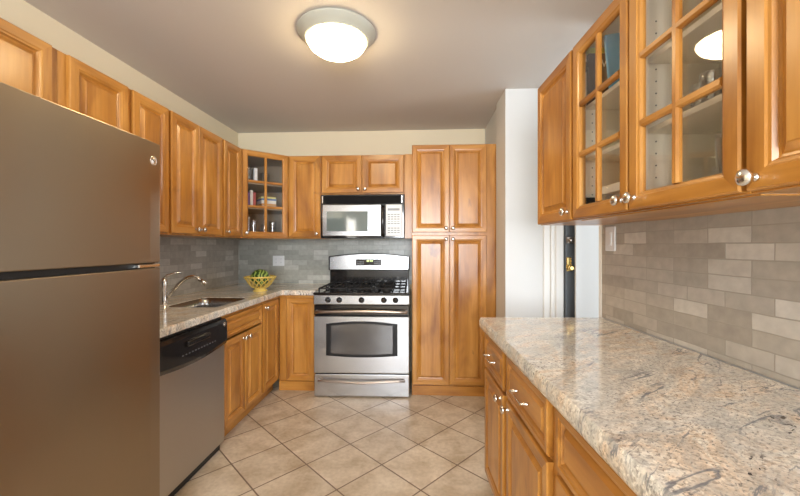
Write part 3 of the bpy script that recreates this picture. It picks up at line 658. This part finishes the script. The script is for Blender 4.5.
bcol = [((.45, .10, .07), 'red spined book standing leftmost on the corner cabinet middle shelf'), ((.16, .08, .25), 'purple book standing second on the corner cabinet middle shelf'), ((.62, .60, .56), 'pale book standing third on the corner cabinet middle shelf'), ((.38, .07, .08), 'dark red book standing rightmost behind the left middle pane of the corner cabinet')]
xx = .072
for c_, lab in bcol:
    o = obj('book', MB().box(-.011, .011, -.06, .06, .0003, .135+.03*random.random(), bev=.001), simple('book_cover', c_, .5), loc=inC(xx, .14, c1), rot=(0, 0, ang)); tag(o, lab, 'book', 'books standing in the corner cabinet'); xx += .0245
zz = c1
for c_, h_, lab in (((.70, .68, .62), .026, 'cream book at the bottom of the flat pile in the corner cabinet'), ((.60, .32, .12), .018, 'orange book second in the flat pile in the corner cabinet'), ((.75, .73, .68), .030, 'white book in the middle of the flat pile in the corner cabinet'), ((.10, .20, .42), .016, 'dark blue book in the flat pile in the corner cabinet'), ((.66, .62, .25), .016, 'yellowish book topmost on the flat pile in the corner cabinet')):
    o = obj('book', MB().box(-.065, .065, -.08, .08, .0003, h_-.0003, bev=.001), simple('book_cover', c_, .5), loc=inC(.272, .15, zz), rot=(0, 0, ang+.06*random.uniform(-1, 1))); tag(o, lab, 'book', 'flat pile of books in the corner cabinet'); zz += h_
# ---------------------------------------------------------------- fruit bowl and melon
bw = thing('fruit_bowl', 'yellow ceramic lattice bowl holding a green melon on the left counter', 'bowl', (-1.358, 3.02, .868))
obj('foot', MB().lathe([(.058, 0), (.060, .006), (.050, .014), (.046, .022), (.060, .028), (.056, .032), (.004, .030)], 32, cap0=True, cap1=True), 'yellow', bw)
m = MB(); NL = 15
def bprof(u): return (.052+.074*(u**.75), .027+.092*u)
for sgn in (1, -1):
    for k_ in range(NL):
        a0 = 2*PI*k_/NL; rows = []
        for q in range(9):
            u = q/8; r, z = bprof(u); a = a0+sgn*u*.75; rc_ = r+(.0012 if sgn > 0 else -.0012)
            da = .0042/r
            rows.append([(rc_*math.cos(a-da), rc_*math.sin(a-da), z), (rc_*math.cos(a+da), rc_*math.sin(a+da), z), ((rc_+.004)*math.cos(a+da), (rc_+.004)*math.sin(a+da), z-.001), ((rc_+.004)*math.cos(a-da), (rc_+.004)*math.sin(a-da), z-.001)])
        m.loops(rows, 0, True, True, True)
obj('lattice', m, 'yellow', bw)
m = MB(); pr = [(.124+.0065*math.cos(a), .121+.0065*math.sin(a)) for a in [2*PI*i/10 for i in range(11)]]
rings = [[(r*(1+.02*math.sin(18*2*PI*i/72))*math.cos(2*PI*i/72), r*(1+.02*math.sin(18*2*PI*i/72))*math.sin(2*PI*i/72), z) for i in range(72)] for r, z in pr]
m.loops(rings, 0, True, smooth=True); bmesh.ops.remove_doubles(m.bm, verts=m.bm.verts, dist=1e-5)
obj('rim', m, 'yellow', bw)
mm, nt, b = mat('melon_rind'); tc = nd(nt, 'ShaderNodeTexCoord'); wv = nd(nt, 'ShaderNodeTexWave', Scale=11.0, Distortion=6.0, Detail=3.0); wv.inputs['Detail Scale'].default_value = 2.0
nt.links.new(tc.outputs['Object'], wv.inputs['Vector']); c_ = ramp(nt, wv.outputs[1], [(.35, (.025, .07, .012)), (.55, (.09, .20, .03)), (.75, (.30, .42, .10))]); nt.links.new(c_, b.inputs['Base Color']); b.inputs['Roughness'].default_value = .35
m = MB().lathe([(.001, -.070)] + [(.078*math.cos(a), .070*math.sin(a)) for a in [-PI/2+PI*i/16 for i in range(1, 16)]] + [(.001, .070)], 32)
tag(obj('melon', m, mm, loc=(-1.358, 3.02, .868+.113), rot=(.25, .15, .4)), 'striped green melon sitting in the yellow lattice bowl', 'melon')
# ---------------------------------------------------------------- outlets
ol = thing('outlet', 'white double outlet plate on the grey back backsplash', 'outlet', (-1.432, YB-.0085, 1.10))
obj('plate', MB().box(-.060, .060, -.006, 0, -.052, .052, bev=.003), 'white_pl', ol)
for x in (-.027, .027):
    m = MB(); m.box(x-.016, x+.016, -.0075, -.0055, -.034, .034, bev=.001)
    s_ = obj('socket', m, 'white_pl', ol); m = MB()
    for z in (-.018, .018): m.box(x-.007, x-.005, -.0080, -.0074, z-.005, z+.005); m.box(x+.005, x+.007, -.0080, -.0074, z-.005, z+.005)
    obj('slots', m, 'grey_pl', s_)
ol = thing('light_switch', 'white switch plate on the right backsplash below the far cabinet', 'switch', RP(1.0115, 1.785, 1.285), rzR)
obj('plate', MB().box(-.042, .042, -.006, 0, -.060, .060, bev=.003), 'white_pl', ol)
obj('toggle', MB().box(-.016, .016, -.009, -.0055, -.033, .033, bev=.0015), 'white_pl', ol)
# ---------------------------------------------------------------- ceiling light
lt = thing('ceiling_light', 'round flush-mount ceiling light with stepped white rim, lit', 'ceiling light', (-.449, 1.94, ZC))
obj('base_ring', MB().lathe([(.206, -.0005), (.210, -.006), (.208, -.012), (.196, -.018), (.192, -.026), (.183, -.030), (.172, -.046), (.163, -.052), (.158, -.048)], 64), simple('lamp_rim', (.50, .50, .43), .4), lt)
obj('shade', MB().lathe([(.158, -.046), (.155, -.060), (.142, -.082), (.115, -.102), (.075, -.115), (.035, -.121), (.002, -.122)], 48), 'lamp', lt)
